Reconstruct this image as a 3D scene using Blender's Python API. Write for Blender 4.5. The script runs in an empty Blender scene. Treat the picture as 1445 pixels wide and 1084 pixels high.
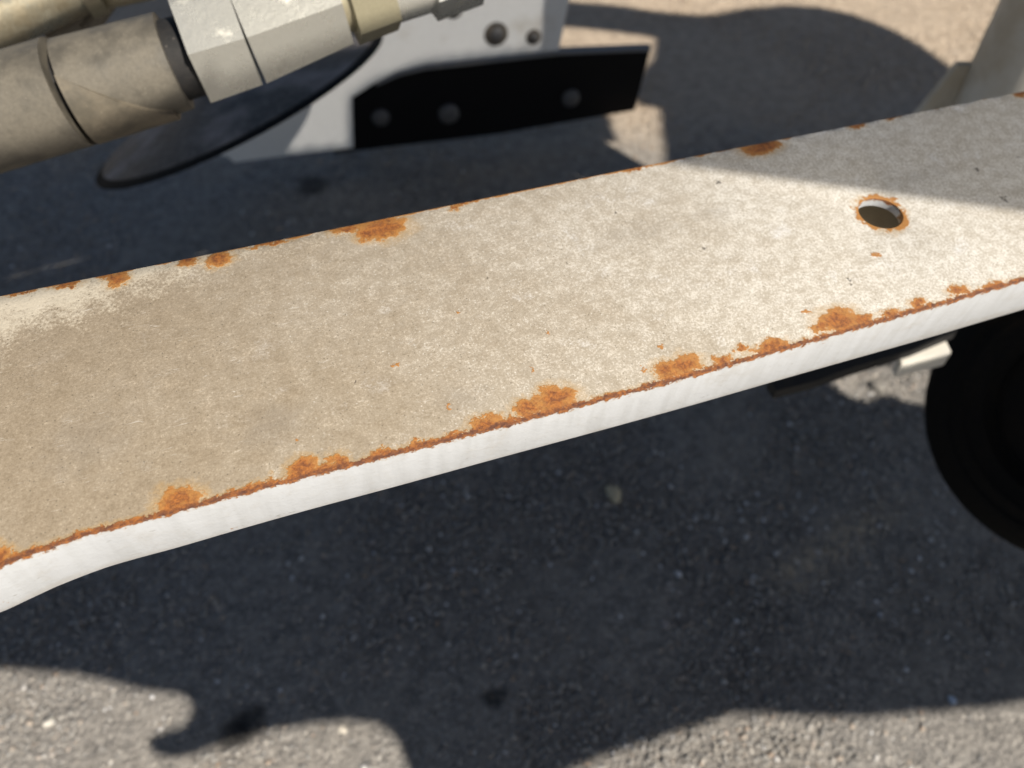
import bpy, bmesh, math, random
import numpy as np
from mathutils import Vector, Matrix
random.seed(4)
rng = np.random.default_rng(7)
scene = bpy.context.scene
COL = scene.collection

# ------------------------------------------------------------------ camera
F = 1134.0; PITCH = math.radians(50); CAMZ = 0.95
cd = bpy.data.cameras.new('camera'); cam = bpy.data.objects.new('camera', cd); COL.objects.link(cam)
cam.location = (0, 0, CAMZ); cam.rotation_euler = (math.radians(90) - PITCH, 0, 0)
cd.sensor_width = 36; cd.lens = 36 * F / 1445; cd.clip_start = 0.02; cd.clip_end = 500
cd.dof.use_dof = True; cd.dof.focus_distance = 0.362; cd.dof.aperture_fstop = 7.0
scene.camera = cam

# ------------------------------------------------------------------ light
SUN = Vector((0.55, -0.60, 0.76)).normalized()          # towards the sun
elev = math.asin(SUN.z); azim = math.atan2(SUN.x, SUN.y)
w = bpy.data.worlds.new("World"); scene.world = w; w.use_nodes = True
nt = w.node_tree; nt.nodes.clear()
sky = nt.nodes.new('ShaderNodeTexSky'); sky.sky_type = 'NISHITA'; sky.sun_disc = False
sky.sun_elevation = elev; sky.sun_rotation = azim
bg = nt.nodes.new('ShaderNodeBackground'); bg.inputs[1].default_value = 0.042
ow = nt.nodes.new('ShaderNodeOutputWorld')
nt.links.new(sky.outputs[0], bg.inputs[0]); nt.links.new(bg.outputs[0], ow.inputs[0])
sd = bpy.data.lights.new('sun', 'SUN'); sd.energy = 5.0; sd.angle = math.radians(0.5); sd.color = (1.0, 0.925, 0.815)
so = bpy.data.objects.new('sun', sd); COL.objects.link(so)
so.rotation_euler = (-SUN).to_track_quat('-Z', 'Y').to_euler(); so.location = (3, -3, 4)
scene.view_settings.view_transform = 'Standard'; scene.view_settings.look = 'None'
scene.view_settings.exposure = 0.36; scene.view_settings.gamma = 1

# ------------------------------------------------------------------ helpers
f_ = Vector((0, math.cos(PITCH), -math.sin(PITCH))); u_ = Vector((0, math.sin(PITCH), math.cos(PITCH))); r_ = Vector((1, 0, 0))
C0 = Vector((0, 0, CAMZ))
def ray(x, y): return f_ + r_ * ((x - 722.5) / F) + u_ * ((542 - y) / F)
def dep(x, y, d): return C0 + ray(x, y) * d
def atz(x, y, z):
    q = ray(x, y); return C0 + q * ((z - CAMZ) / q.z)
def onplane(x, y, p, n):
    q = ray(x, y); return C0 + q * ((p - C0).dot(n) / q.dot(n))
def shadow_of(p):                       # where the sun throws point p on the ground
    return p - SUN * (p.z / SUN.z)
def up_to(g, z): return Vector((g.x, g.y, 0)) + SUN * (z / SUN.z)

def tag(o, label=None, cat=None, kind=None, group=None):
    if label: o['label'] = label
    if cat: o['category'] = cat
    if kind: o['kind'] = kind
    if group: o['group'] = group
    return o
def obj(name, bm, mat, parent=None, smooth=False, M=None):
    me = bpy.data.meshes.new(name)
    bmesh.ops.recalc_face_normals(bm, faces=bm.faces)
    bm.to_mesh(me); bm.free()
    for m in (mat if isinstance(mat, (list, tuple)) else [mat]): me.materials.append(m)
    o = bpy.data.objects.new(name, me); COL.objects.link(o)
    if M is not None: o.matrix_world = M
    if parent: o.parent = parent; 
    if smooth:
        for p in me.polygons: p.use_smooth = True
        me.set_sharp_from_angle(angle=math.radians(38))
    return o
def empty(name, loc=(0, 0, 0)):
    o = bpy.data.objects.new(name, None); COL.objects.link(o); o.location = loc; return o
def under(o, root):
    o.parent = root; o.matrix_parent_inverse = Matrix.Translation(root.location).inverted(); return o
def slab_bm(loops, off, bev=0.0):
    """solid from a planar outline (first loop) with holes, pushed by vector off"""
    bm = bmesh.new(); edges = []
    for lp in loops:
        vs = [bm.verts.new(p) for p in lp]
        edges += [bm.edges.new((vs[i], vs[(i + 1) % len(vs)])) for i in range(len(vs))]
    bmesh.ops.triangle_fill(bm, use_beauty=True, use_dissolve=False, edges=edges)
    g = bmesh.ops.extrude_face_region(bm, geom=list(bm.faces))
    bmesh.ops.translate(bm, vec=off, verts=[v for v in g['geom'] if isinstance(v, bmesh.types.BMVert)])
    bmesh.ops.recalc_face_normals(bm, faces=bm.faces)
    if bev:
        es = [e for e in bm.edges if len(e.link_faces) == 2 and e.calc_face_angle(0) > 0.9]
        bmesh.ops.bevel(bm, geom=es, offset=bev, segments=2, affect='EDGES', profile=0.5, clamp_overlap=True)
    return bm
def lathe_bm(path, radii, n=40, rot=0.0, caps=True, sidecol=None):
    """rings of n points along a polyline of 3D points, one radius each"""
    bm = bmesh.new(); rings = []
    path = [Vector(p) for p in path]
    for i, p in enumerate(path):
        a = path[max(i - 1, 0)]; b = path[min(i + 1, len(path) - 1)]
        ax = (path[-1] - path[0]).normalized() if (b - a).length < 1e-9 else (b - a).normalized()
        e1 = (ax.cross(Vector((0, 0, 1))) if abs(ax.z) < 0.98 else Vector((1, 0, 0))).normalized(); e2 = ax.cross(e1).normalized()
        rings.append([bm.verts.new(p + (e1 * math.cos(t) + e2 * math.sin(t)) * radii[i])
                      for t in [rot + 2 * math.pi * k / n for k in range(n)]])
    for a, b in zip(rings[:-1], rings[1:]):
        for k in range(n): bm.faces.new((a[k], a[(k + 1) % n], b[(k + 1) % n], b[k]))
    if caps: bm.faces.new(rings[0]); bm.faces.new(rings[-1])
    return bm
def lerp(a, b, t): return a + (b - a) * t

# ------------------------------------------------------------------ materials
class N:
    def __init__(s, name):
        s.m = bpy.data.materials.new(name); s.m.use_nodes = True; s.t = s.m.node_tree; s.t.nodes.clear()
        s.out = s.t.nodes.new('ShaderNodeOutputMaterial'); s.b = s.t.nodes.new('ShaderNodeBsdfPrincipled')
        s.t.links.new(s.b.outputs[0], s.out.inputs[0]); s.tc = s.t.nodes.new('ShaderNodeTexCoord')
    def put(s, sock, v):
        if isinstance(v, bpy.types.NodeSocket): s.t.links.new(v, sock)
        elif isinstance(v, (tuple, list)) and sock.type == 'RGBA' and len(v) == 3: sock.default_value = (*v, 1)
        else: sock.default_value = v
    def mapping(s, sc=(1, 1, 1), rot=(0, 0, 0), v=None):
        n = s.t.nodes.new('ShaderNodeMapping'); s.put(n.inputs[0], v or s.tc.outputs['Object']); n.inputs['Scale'].default_value = sc; n.inputs['Rotation'].default_value = rot
        return n.outputs[0]
    def noise(s, scale, detail=3, rough=0.5, v=None, col=False, dist=0):
        n = s.t.nodes.new('ShaderNodeTexNoise'); s.put(n.inputs['Vector'], v or s.tc.outputs['Object'])
        n.inputs['Scale'].default_value = scale; n.inputs['Detail'].default_value = detail; n.inputs['Roughness'].default_value = rough; n.inputs['Distortion'].default_value = dist
        return n.outputs['Color' if col else 'Fac']
    def vor(s, scale, feat='F1', out='Distance', v=None):
        n = s.t.nodes.new('ShaderNodeTexVoronoi'); n.feature = feat; s.put(n.inputs['Vector'], v or s.tc.outputs['Object']); n.inputs['Scale'].default_value = scale
        return n.outputs[out]
    def math(s, op, a, b=0.0, c=None, clamp=False):
        n = s.t.nodes.new('ShaderNodeMath'); n.operation = op; n.use_clamp = clamp; s.put(n.inputs[0], a); s.put(n.inputs[1], b)
        if c is not None: s.put(n.inputs[2], c)
        return n.outputs[0]
    def vmath(s, op, a, b=(0, 0, 0), out=0):
        n = s.t.nodes.new('ShaderNodeVectorMath'); n.operation = op; s.put(n.inputs[0], a)
        if op not in ('LENGTH',): s.put(n.inputs[1], b)
        return n.outputs['Value' if op in ('LENGTH', 'DISTANCE', 'DOT_PRODUCT') else 0]
    def ramp(s, v, lo, hi, smooth=True):
        n = s.t.nodes.new('ShaderNodeMapRange'); n.interpolation_type = 'SMOOTHSTEP' if smooth else 'LINEAR'
        s.put(n.inputs[0], v); n.inputs[1].default_value = min(lo, hi); n.inputs[2].default_value = max(lo, hi)
        n.inputs[3].default_value = 0 if lo < hi else 1; n.inputs[4].default_value = 1 if lo < hi else 0
        return n.outputs[0]
    def mix(s, f, a, b, mode='MIX'):
        n = s.t.nodes.new('ShaderNodeMix'); n.data_type = 'RGBA'; n.blend_type = mode
        s.put(n.inputs[0], f); s.put(n.inputs[6], a); s.put(n.inputs[7], b); return n.outputs[2]
    def sep(s, v):
        n = s.t.nodes.new('ShaderNodeSeparateXYZ'); s.put(n.inputs[0], v); return n.outputs
    def bump(s, h, strength, dist):
        n = s.t.nodes.new('ShaderNodeBump'); s.put(n.inputs['Height'], h); n.inputs['Strength'].default_value = strength; n.inputs['Distance'].default_value = dist
        s.t.links.new(n.outputs[0], s.b.inputs['Normal'])
    def set(s, **k):
        for a, v in k.items(): s.put(s.b.inputs[{'color': 'Base Color', 'rough': 'Roughness', 'metal': 'Metallic', 'spec': 'Specular IOR Level'}[a]], v)
        return s

def mat_dusty(name, base, dust, amount, scale, rough=0.6, metal=0.0, bump=0.0004, specks=True, stip=0.45):
    n = N(name)
    m = n.ramp(n.noise(scale, 5, 0.65), 0.62 - amount * 0.5, 0.85 - amount * 0.5)
    g = n.noise(scale * 14, 3, 0.7)
    c = n.mix(m, base, dust)
    c = n.mix(n.math('MULTIPLY', n.ramp(g, 0.35, 0.7), stip), c, tuple(x * 0.6 for x in dust))
    if specks: c = n.mix(n.ramp(n.vor(scale * 9), 0.12, 0.05), c, tuple(min(1, x * 1.5) for x in dust))
    n.set(color=c, rough=n.math('MULTIPLY_ADD', m, 0.25, rough, clamp=True), metal=metal)
    n.bump(n.math('ADD', g, n.noise(scale * 3, 3)), 0.6, bump)
    return n.m

M_hose = mat_dusty('dusty_sleeve', (0.095, 0.087, 0.072), (0.165, 0.148, 0.118), 0.5, 30, 0.45)
M_flapd = mat_dusty('shaded_flap_sleeve', (0.10, 0.09, 0.07), (0.20, 0.17, 0.125), 0.5, 26, 0.5)  # the flap's shaded side is put into this sleeve colour
M_rubber = mat_dusty('black_rubber', (0.012, 0.012, 0.013), (0.05, 0.045, 0.04), 0.2, 14, 0.7)
M_tyre = mat_dusty('tyre_rubber', (0.004, 0.004, 0.004), (0.020, 0.016, 0.012), 0.2, 14, 0.8, 0, 0.0003, False)
M_flap = mat_dusty('black_painted_steel', (0.003, 0.003, 0.004), (0.007, 0.007, 0.009), 0.15, 12, 0.6, 0, 0.0002, False)
M_zinc = mat_dusty('zinc_plated_steel', (0.72, 0.72, 0.67), (0.60, 0.58, 0.51), 0.15, 60, 0.27, 0.72, 0.0002, True, 0.15)
M_brass = mat_dusty('yellow_zinc_steel', (0.42, 0.385, 0.27), (0.38, 0.33, 0.24), 0.3, 35, 0.34, 0.5, 0.0002, True, 0.2)
M_chrome = mat_dusty('dull_chrome_tube', (0.55, 0.53, 0.42), (0.42, 0.36, 0.25), 0.4, 24, 0.25, 0.7, 0.0001)
M_white = mat_dusty('white_painted_steel', (0.78, 0.79, 0.80), (0.60, 0.58, 0.54), 0.15, 9, 0.45, 0, 0.0001, False, 0.08)
M_post = mat_dusty('cream_painted_steel', (0.74, 0.71, 0.64), (0.60, 0.53, 0.42), 0.35, 7, 0.5, 0, 0.0002, False, 0.1)
M_disc = mat_dusty('dusty_disc_steel', (0.035, 0.034, 0.036), (0.36, 0.32, 0.30), 0.42, 9, 0.6, 0.1, 0.0006)
M_rim = mat_dusty('shaded_disc_rim', (0.004, 0.004, 0.005), (0.008, 0.008, 0.009), 0.2, 20, 0.8, 0, 0.0003, False)  # near-black: shade on the disc's underside is put into the rim colour
M_bolt = mat_dusty('weathered_bolt', (0.10, 0.10, 0.11), (0.13, 0.13, 0.13), 0.4, 60, 0.5, 0.4, 0.0002)
M_hole = mat_dusty('dark_hole', (0.05, 0.045, 0.04), (0.12, 0.10, 0.08), 0.4, 60, 0.8)  # dark tone stands in for the shade inside the bolt holes
M_grey = mat_dusty('grey_painted_steel', (0.16, 0.17, 0.19), (0.28, 0.27, 0.26), 0.3, 8, 0.5)
M_caster = mat_dusty('caster_steel', (0.08, 0.08, 0.08), (0.14, 0.13, 0.12), 0.3, 6, 0.6)  # for the added, unseen shade casters overhead

for m_ in (M_tyre, M_rim, M_flap): m_.node_tree.nodes['Principled BSDF'].inputs['Specular IOR Level'].default_value = 0.18
# ---- asphalt binder
def mat_ground():
    n = N('weathered_asphalt')
    P = n.tc.outputs['Object']
    big = n.noise(3.5, 4, 0.6); mid = n.noise(40, 4, 0.65); fine = n.noise(420, 3, 0.7)
    c = n.mix(n.ramp(mid, 0.3, 0.75), (0.13, 0.127, 0.125), (0.33, 0.31, 0.285))
    c = n.mix(n.math('MULTIPLY', n.ramp(fine, 0.4, 0.7), 0.6), c, (0.50, 0.465, 0.42))
    cell = n.vor(170, out='Color'); cs = n.sep(cell)
    c = n.mix(n.math('MULTIPLY', n.ramp(cs[0], 0.55, 0.95), 0.55), c, (0.48, 0.45, 0.41))
    c = n.mix(n.math('MULTIPLY', n.ramp(big, 0.42, 0.65), 0.4), c, (0.36, 0.32, 0.27))
    # dried mud film on the far side
    y = n.sep(P)[1]
    far = n.ramp(n.math('ADD', y, n.math('MULTIPLY', big, 0.5)), 1.5, 1.95)
    c = n.mix(n.math('MULTIPLY', far, 0.85), c, n.mix(n.ramp(mid, 0.3, 0.7), (0.46, 0.36, 0.265), (0.64, 0.52, 0.39)))
    # dark round spots and a sandy smear
    wob = n.vmath('SCALE', n.noise(30, 3, col=True)); wob.node.inputs['Scale'].default_value = 0.03
    Pw = n.vmath('ADD', P, wob)
    for px, py, r in ((700, 985, 0.013), (352, 1022, 0.020), (330, 1036, 0.018), (440, 262, 0.03)):
        g = atz(px, py, 0); d = n.vmath('DISTANCE', Pw, (g.x + 0.015, g.y + 0.015, 0.015))
        c = n.mix(n.math('MULTIPLY', n.ramp(d, r * 1.5, r * 0.5), 0.72), c, (0.012, 0.012, 0.013))
    a, b = atz(1100, 825, 0), atz(1250, 720, 0); dr = (b - a).normalized()
    rel = n.vmath('SUBTRACT', Pw, tuple(a + Vector((.015, .015, .015))))
    al = n.vmath('DOT_PRODUCT', rel, tuple(dr)); ac = n.math('ABSOLUTE', n.vmath('DOT_PRODUCT', rel, (-dr.y, dr.x, 0)))
    sm = n.math('MULTIPLY', n.ramp(ac, 0.045, 0.0), n.math('MULTIPLY', n.ramp(al, -0.03, 0.03), n.ramp(al, 0.30, 0.12)))
    c = n.mix(n.math('MULTIPLY', n.math('MULTIPLY', sm, n.ramp(n.noise(60, 4, 0.7), 0.35, 0.65)), 0.6), c, (0.66, 0.54, 0.38))
    n.set(color=c, rough=0.85, spec=0.35)
    n.bump(n.math('ADD', n.math('MULTIPLY', n.vor(170), -0.8), n.math('ADD', fine, n.math('MULTIPLY', mid, 2.0))), 0.9, 0.0035)
    return n.m
def mat_stones():
    n = N('asphalt_aggregate')
    g = n.t.nodes.new('ShaderNodeNewGeometry'); r = g.outputs['Random Per Island']
    cr = n.t.nodes.new('ShaderNodeValToRGB'); n.t.links.new(r, cr.inputs[0])
    e = cr.color_ramp.elements; e[0].position = 0; e[0].color = (0.16, 0.157, 0.155, 1); e[1].position = 1; e[1].color = (0.85, 0.86, 0.90, 1)
    for p, c in ((0.35, (0.24, 0.235, 0.225)), (0.70, (0.34, 0.32, 0.295)), (0.88, (0.42, 0.385, 0.34)), (0.94, (0.40, 0.29, 0.21)), (0.965, (0.50, 0.48, 0.46)), (0.985, (0.70, 0.70, 0.70))):
        q = e.new(p); q.color = (*c, 1)
    P = n.tc.outputs['Object']
    c = n.mix(n.math('MULTIPLY', n.ramp(n.noise(260, 3, 0.7), 0.35, 0.7), 0.5), cr.outputs[0], (0.44, 0.41, 0.37))
    y = n.sep(P)[1]; far = n.ramp(n.math('ADD', y, n.math('MULTIPLY', n.noise(3.5, 4, 0.6), 0.5)), 1.5, 1.95)
    c = n.mix(n.math('MULTIPLY', far, 0.75), c, (0.60, 0.485, 0.36))
    wob = n.vmath('SCALE', n.noise(30, 3, col=True)); wob.node.inputs['Scale'].default_value = 0.03
    Pw = n.vmath('ADD', P, wob)
    for px, py, rr in ((700, 985, 0.013), (352, 1022, 0.020), (330, 1036, 0.018), (440, 262, 0.03)):
        gg = atz(px, py, 0); d = n.vmath('DISTANCE', Pw, (gg.x + 0.015, gg.y + 0.015, 0.015))
        c = n.mix(n.math('MULTIPLY', n.ramp(d, rr * 1.5, rr * 0.5), 0.72), c, (0.012, 0.012, 0.013))
    a, b = atz(1100, 825, 0), atz(1250, 720, 0); dr = (b - a).normalized()
    rel = n.vmath('SUBTRACT', Pw, tuple(a + Vector((.015, .015, .015))))
    al = n.vmath('DOT_PRODUCT', rel, tuple(dr)); ac = n.math('ABSOLUTE', n.vmath('DOT_PRODUCT', rel, (-dr.y, dr.x, 0)))
    sm = n.math('MULTIPLY', n.ramp(ac, 0.045, 0.0), n.math('MULTIPLY', n.ramp(al, -0.03, 0.03), n.ramp(al, 0.30, 0.12)))
    c = n.mix(n.math('MULTIPLY', n.math('MULTIPLY', sm, n.ramp(n.noise(60, 4, 0.7), 0.35, 0.65)), 0.6), c, (0.66, 0.54, 0.38))
    n.set(color=c, rough=0.6, spec=0.4)
    n.bump(n.noise(900, 2), 0.4, 0.0008)
    return n.m
M_ground = mat_ground(); M_stones = mat_stones()

# ================================================================== ground
def ground():
    xs = np.concatenate([np.linspace(-60, -1.4, 12)[:-1], np.linspace(-1.4, 1.6, 340), np.linspace(1.6, 60, 12)[1:]])
    ys = np.concatenate([np.linspace(-40, 0.1, 8)[:-1], np.linspace(0.1, 2.5, 300), np.linspace(2.5, 120, 14)[1:]])
    X, Y = np.meshgrid(xs, ys)
    def vn(s, seed):                                     # cheap value noise
        r = np.random.default_rng(seed).random((64, 64)); a = (X * s) % 63; b = (Y * s) % 63
        i = a.astype(int); j = b.astype(int); fa = a - i; fb = b - j; fa = fa * fa * (3 - 2 * fa); fb = fb * fb * (3 - 2 * fb)
        return (r[j, i] * (1 - fa) + r[j, i + 1] * fa) * (1 - fb) + (r[j + 1, i] * (1 - fa) + r[j + 1, i + 1] * fa) * fb
    Z = (vn(7, 1) - .5) * 0.005 + (vn(45, 2) - .5) * 0.0022 + (vn(110, 3) - .5) * 0.0016
    fade = np.clip((1.6 - np.abs(X)) / 0.3, 0, 1) * np.clip((2.6 - Y) / 0.3, 0, 1) * np.clip((Y - .05) / .1, 0, 1)
    Z *= fade
    me = bpy.data.meshes.new('asphalt_ground')
    nx, ny = len(xs), len(ys); idx = np.arange(nx * ny).reshape(ny, nx)
    q = np.stack([idx[:-1, :-1], idx[:-1, 1:], idx[1:, 1:], idx[1:, :-1]], -1).reshape(-1, 4)
    me.vertices.add(nx * ny); me.vertices.foreach_set('co', np.stack([X, Y, Z], -1).ravel())
    me.loops.add(q.size); me.loops.foreach_set('vertex_index', q.ravel().astype(np.int32))
    me.polygons.add(len(q)); me.polygons.foreach_set('loop_start', np.arange(0, q.size, 4, dtype=np.int32)); me.polygons.foreach_set('loop_total', np.full(len(q), 4, np.int32))
    me.polygons.foreach_set('use_smooth', np.ones(len(q), bool)); me.update(); me.materials.append(M_ground)
    o = bpy.data.objects.new('asphalt_ground', me); COL.objects.link(o)
    tag(o, 'weathered grey asphalt ground under the machine', None, 'structure')
ground()

def aggregate():
    t = (1 + 5 ** .5) / 2
    V = np.array([(-1, t, 0), (1, t, 0), (-1, -t, 0), (1, -t, 0), (0, -1, t), (0, 1, t), (0, -1, -t), (0, 1, -t), (t, 0, -1), (t, 0, 1), (-t, 0, -1), (-t, 0, 1)]) / math.hypot(1, t)
    Fc = np.array([(0, 11, 5), (0, 5, 1), (0, 1, 7), (0, 7, 10), (0, 10, 11), (1, 5, 9), (5, 11, 4), (11, 10, 2), (10, 7, 6), (7, 1, 8), (3, 9, 4), (3, 4, 2), (3, 2, 6), (3, 6, 8), (3, 8, 9), (4, 9, 5), (2, 4, 11), (6, 2, 10), (8, 6, 7), (9, 8, 1)])
    def region(n, x0, x1, y0, y1, rmin, rmax):
        y = rng.uniform(y0, y1, n); x = rng.uniform(-1, 1, n) * (0.62 * y + 0.62); x = np.clip(x, x0, x1)
        keep = (x > x0) & (x < x1); x, y = x[keep], y[keep]; n = len(x)
        r = rmin * (rmax / rmin) ** (rng.random(n) ** 1.6)
        return x, y, r
    A = [region(62000, -1.4, 1.6, 0.22, 1.15, 0.0013, 0.0042), region(34000, -1.4, 1.6, 1.15, 2.4, 0.0022, 0.005)]
    x = np.concatenate([a[0] for a in A]); y = np.concatenate([a[1] for a in A]); r = np.concatenate([a[2] for a in A]); n = len(x)
    z = r * rng.uniform(-0.45, 0.25, n)
    ang = rng.uniform(0, 6.283, n); sc = np.stack([rng.uniform(.8, 1.35, n), rng.uniform(.7, 1.1, n), rng.uniform(.45, .8, n)], -1)
    jit = 1 + rng.uniform(-.22, .22, (n, 12, 1))
    v = V[None] * jit * sc[:, None, :] * r[:, None, None]
    c, s = np.cos(ang)[:, None], np.sin(ang)[:, None]
    vx = v[..., 0] * c - v[..., 1] * s + x[:, None]; vy = v[..., 0] * s + v[..., 1] * c + y[:, None]; vz = v[..., 2] + z[:, None]
    co = np.stack([vx, vy, vz], -1).reshape(-1, 3); q = (Fc[None] + (np.arange(n) * 12)[:, None, None]).reshape(-1, 3)
    me = bpy.data.meshes.new('asphalt_aggregate')
    me.vertices.add(len(co)); me.vertices.foreach_set('co', co.ravel())
    me.loops.add(q.size); me.loops.foreach_set('vertex_index', q.ravel().astype(np.int32))
    me.polygons.add(len(q)); me.polygons.foreach_set('loop_start', np.arange(0, q.size, 3, dtype=np.int32)); me.polygons.foreach_set('loop_total', np.full(len(q), 3, np.int32))
    me.polygons.foreach_set('use_smooth', np.ones(len(q), bool)); me.update(); me.materials.append(M_stones)
    o = bpy.data.objects.new('asphalt_aggregate', me); COL.objects.link(o)
    tag(o, 'small grey stones set in the asphalt surface', 'gravel', 'stuff')
aggregate()

# ================================================================== the rusty steel angle bar
vpd = ray(4800, -546).normalized()
BP = dep(722, 599, 0.36)
hz = Vector((0, 0, 1)).cross(vpd).normalized(); up0 = vpd.cross(hz)
TI = math.radians(6)
wv = (hz * math.cos(TI) + up0 * math.sin(TI)).normalized(); nv = vpd.cross(wv).normalized()
MB = Matrix((( *[vpd.x, wv.x, nv.x], BP.x), (vpd.y, wv.y, nv.y, BP.y), (vpd.z, wv.z, nv.z, BP.z), (0, 0, 0, 1)))
MBi = MB.inverted()
def uv(px, py):
    p = MBi @ onplane(px, py, BP, nv); return p.x, p.y
front_px = [(-60, 826), (0, 801), (40, 784), (110, 759), (165, 744), (221, 730), (320, 703), (426, 675), (560, 641), (700, 604), (860, 562), (1000, 524), (1150, 481), (1300, 438), (1445, 396)]
back_px = [(-60, 430), (0, 418), (300, 358), (600, 297), (900, 236), (1200, 178), (1445, 129)]
fr = [uv(*p) for p in front_px]; bk = [uv(*p) for p in back_px]
fr = [(fr[0][0] - 0.30, fr[0][1] - 0.01)] + fr + [(fr[-1][0] + 0.35, fr[-1][1])]
bk = [(bk[0][0] - 0.30, bk[0][1])] + bk + [(bk[-1][0] + 0.35, bk[-1][1])]
BT = 0.0055; BH = 0.0285
hole_c = uv(1243, 301); hole_r = 0.0132
def crom(i, t):
    p = [fr[max(i - 1, 0)], fr[i], fr[i + 1], fr[min(i + 2, len(fr) - 1)]]
    m1 = (p[2][1] - p[0][1]) / (p[2][0] - p[0][0]); m2 = (p[3][1] - p[1][1]) / (p[3][0] - p[1][0]); h = p[2][0] - p[1][0]
    y = (2*t**3 - 3*t*t + 1) * p[1][1] + (t**3 - 2*t*t + t) * h * m1 + (3*t*t - 2*t**3) * p[2][1] + (t**3 - t*t) * h * m2
    return (lerp(p[1][0], p[2][0], t), y)
def bar_mesh():
    bm = bmesh.new()
    # denser front edge
    ft = []
    for i in range(len(fr) - 1):
        for k in range(4): ft.append(crom(i, k / 4))
    ft.append(fr[-1])
    T = [bm.verts.new((x, y, 0)) for x, y in ft]
    B = [bm.verts.new((x, y, 0)) for x, y in bk]
    Hn = 48; Ht = [bm.verts.new((hole_c[0] + hole_r * math.cos(a), hole_c[1] + hole_r * 0.93 * math.sin(a), 0)) for a in [2 * math.pi * k / Hn for k in range(Hn)]]
    def chain(vs, close=False):
        return [bm.edges.get((vs[i], vs[(i + 1) % len(vs)])) or bm.edges.new((vs[i], vs[(i + 1) % len(vs)])) for i in range(len(vs) if close else len(vs) - 1)]
    outer = T + B[::-1]
    bmesh.ops.triangle_fill(bm, use_beauty=True, edges=chain(outer, True) + chain(Ht, True))
    # underside
    Tu = [bm.verts.new((x, y + BT, -BT)) for x, y in ft]; Bu = [bm.verts.new((x, y, -BT)) for x, y in bk]
    Hu = [bm.verts.new((v.co.x, v.co.y, -BT)) for v in Ht]
    bmesh.ops.triangle_fill(bm, use_beauty=True, edges=chain(Tu + Bu[::-1], True) + chain(Hu, True))
    def strip(a, b, close=False):
        for i in range(len(a) if close else len(a) - 1):
            j = (i + 1) % len(a); bm.faces.new((a[i], a[j], b[j], b[i]))
    strip(Ht, Hu, True); strip(B, Bu)
    bh = lambda x: BH + min(.0045, .0045 * (x / .26) ** 2)
    Fo = [bm.verts.new((x, y, -bh(x))) for x, y in ft]; Fi = [bm.verts.new((x, y + BT, -bh(x))) for x, y in ft]
    strip(T, Fo); strip(Fo, Fi); strip(Fi, Tu)
    for k in (0, -1):
        bm.faces.new((T[k], Fo[k], Fi[k], Tu[k])); bm.faces.new((T[k], Tu[k], Bu[k], B[k]))
    bmesh.ops.recalc_face_normals(bm, faces=bm.faces)
    Tset = set(T); Bs = set(B); Fs = set(Fo); Hs = set(Ht)
    es = [e for e in bm.edges if any(e.verts[0] in S and e.verts[1] in S for S in (Tset, Bs, Fs, Hs)) and len(e.link_faces) == 2 and e.calc_face_angle(0) > 0.8]
    bmesh.ops.bevel(bm, geom=es, offset=0.0006, segments=3, affect='EDGES', profile=0.5, clamp_overlap=True)
    bm.normal_update()
    for f in bm.faces:
        c = f.calc_center_median()
        f.material_index = 1 if (abs(f.normal.z) < 0.35 and c.z < -0.0009 and f.normal.y < 0.2) else 0
    return bm

front_spots = [(253, 706, 33, 20), (238, 716, 14, 10), (428, 664, 24, 18), (478, 650, 15, 14), (455, 662, 14, 8), (345, 692, 26, 7), (385, 684, 12, 9), (685, 599, 26, 12), (720, 592, 12, 6), (745, 575, 20, 16), (785, 562, 30, 20), (640, 612, 12, 5),
    (940, 522, 18, 16), (965, 516, 24, 15), (1020, 507, 14, 7), (1048, 494, 9, 7), (1085, 489, 26, 9), (1183, 452, 29, 20), (1160, 461, 14, 9), (1215, 450, 16, 6), (1255, 441, 14, 6), (1298, 429, 12, 9), (1352, 411, 14, 9), (1400, 403, 16, 6), (1435, 397, 12, 6), (110, 760, 12, 6), (-5, 790, 26, 18), (28, 786, 14, 7), (595, 627, 22, 6), (540, 640, 20, 6)]
back_spots = [(165, 394, 17, 10), (150, 388, 14, 6), (95, 400, 22, 5), (308, 366, 20, 12), (265, 368, 14, 7), (540, 321, 34, 18), (520, 330, 18, 12), (490, 322, 24, 7), (640, 292, 8, 5), (660, 285, 16, 3), (1072, 208, 26, 11), (1085, 205, 16, 8), (1208, 176, 12, 5), (1256, 166, 9, 4), (1441, 131, 10, 6), (900, 238, 20, 3), (380, 343, 30, 4), (30, 412, 24, 3)]
dots = [(1237, 361, 5, 3.5), (1140, 441, 5, 3.5), (932, 489, 5, 3.5), (773, 469, 3, 3), (645, 438, 4, 3), (558, 516, 3.5, 3), (630, 575, 4, 3), (750, 520, 3, 3), (420, 619, 2.5, 2), (912, 520, 4, 3), (1265, 283, 6, 4), (1100, 480, 4, 3)]
dark_dots = [(995, 350, 2.2, 2.2), (1200, 395, 2.5, 2.5), (1378, 240, 3, 3), (1437, 223, 3, 2), (1417, 281, 3, 3), (505, 540, 2.2, 2), (490, 330, 2, 2), (690, 395, 2, 2), (870, 300, 2, 2), (1010, 255, 2, 2), (300, 500, 2, 2), (215, 525, 2, 2), (800, 370, 2, 2), (620, 240, 2, 2)]
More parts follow.
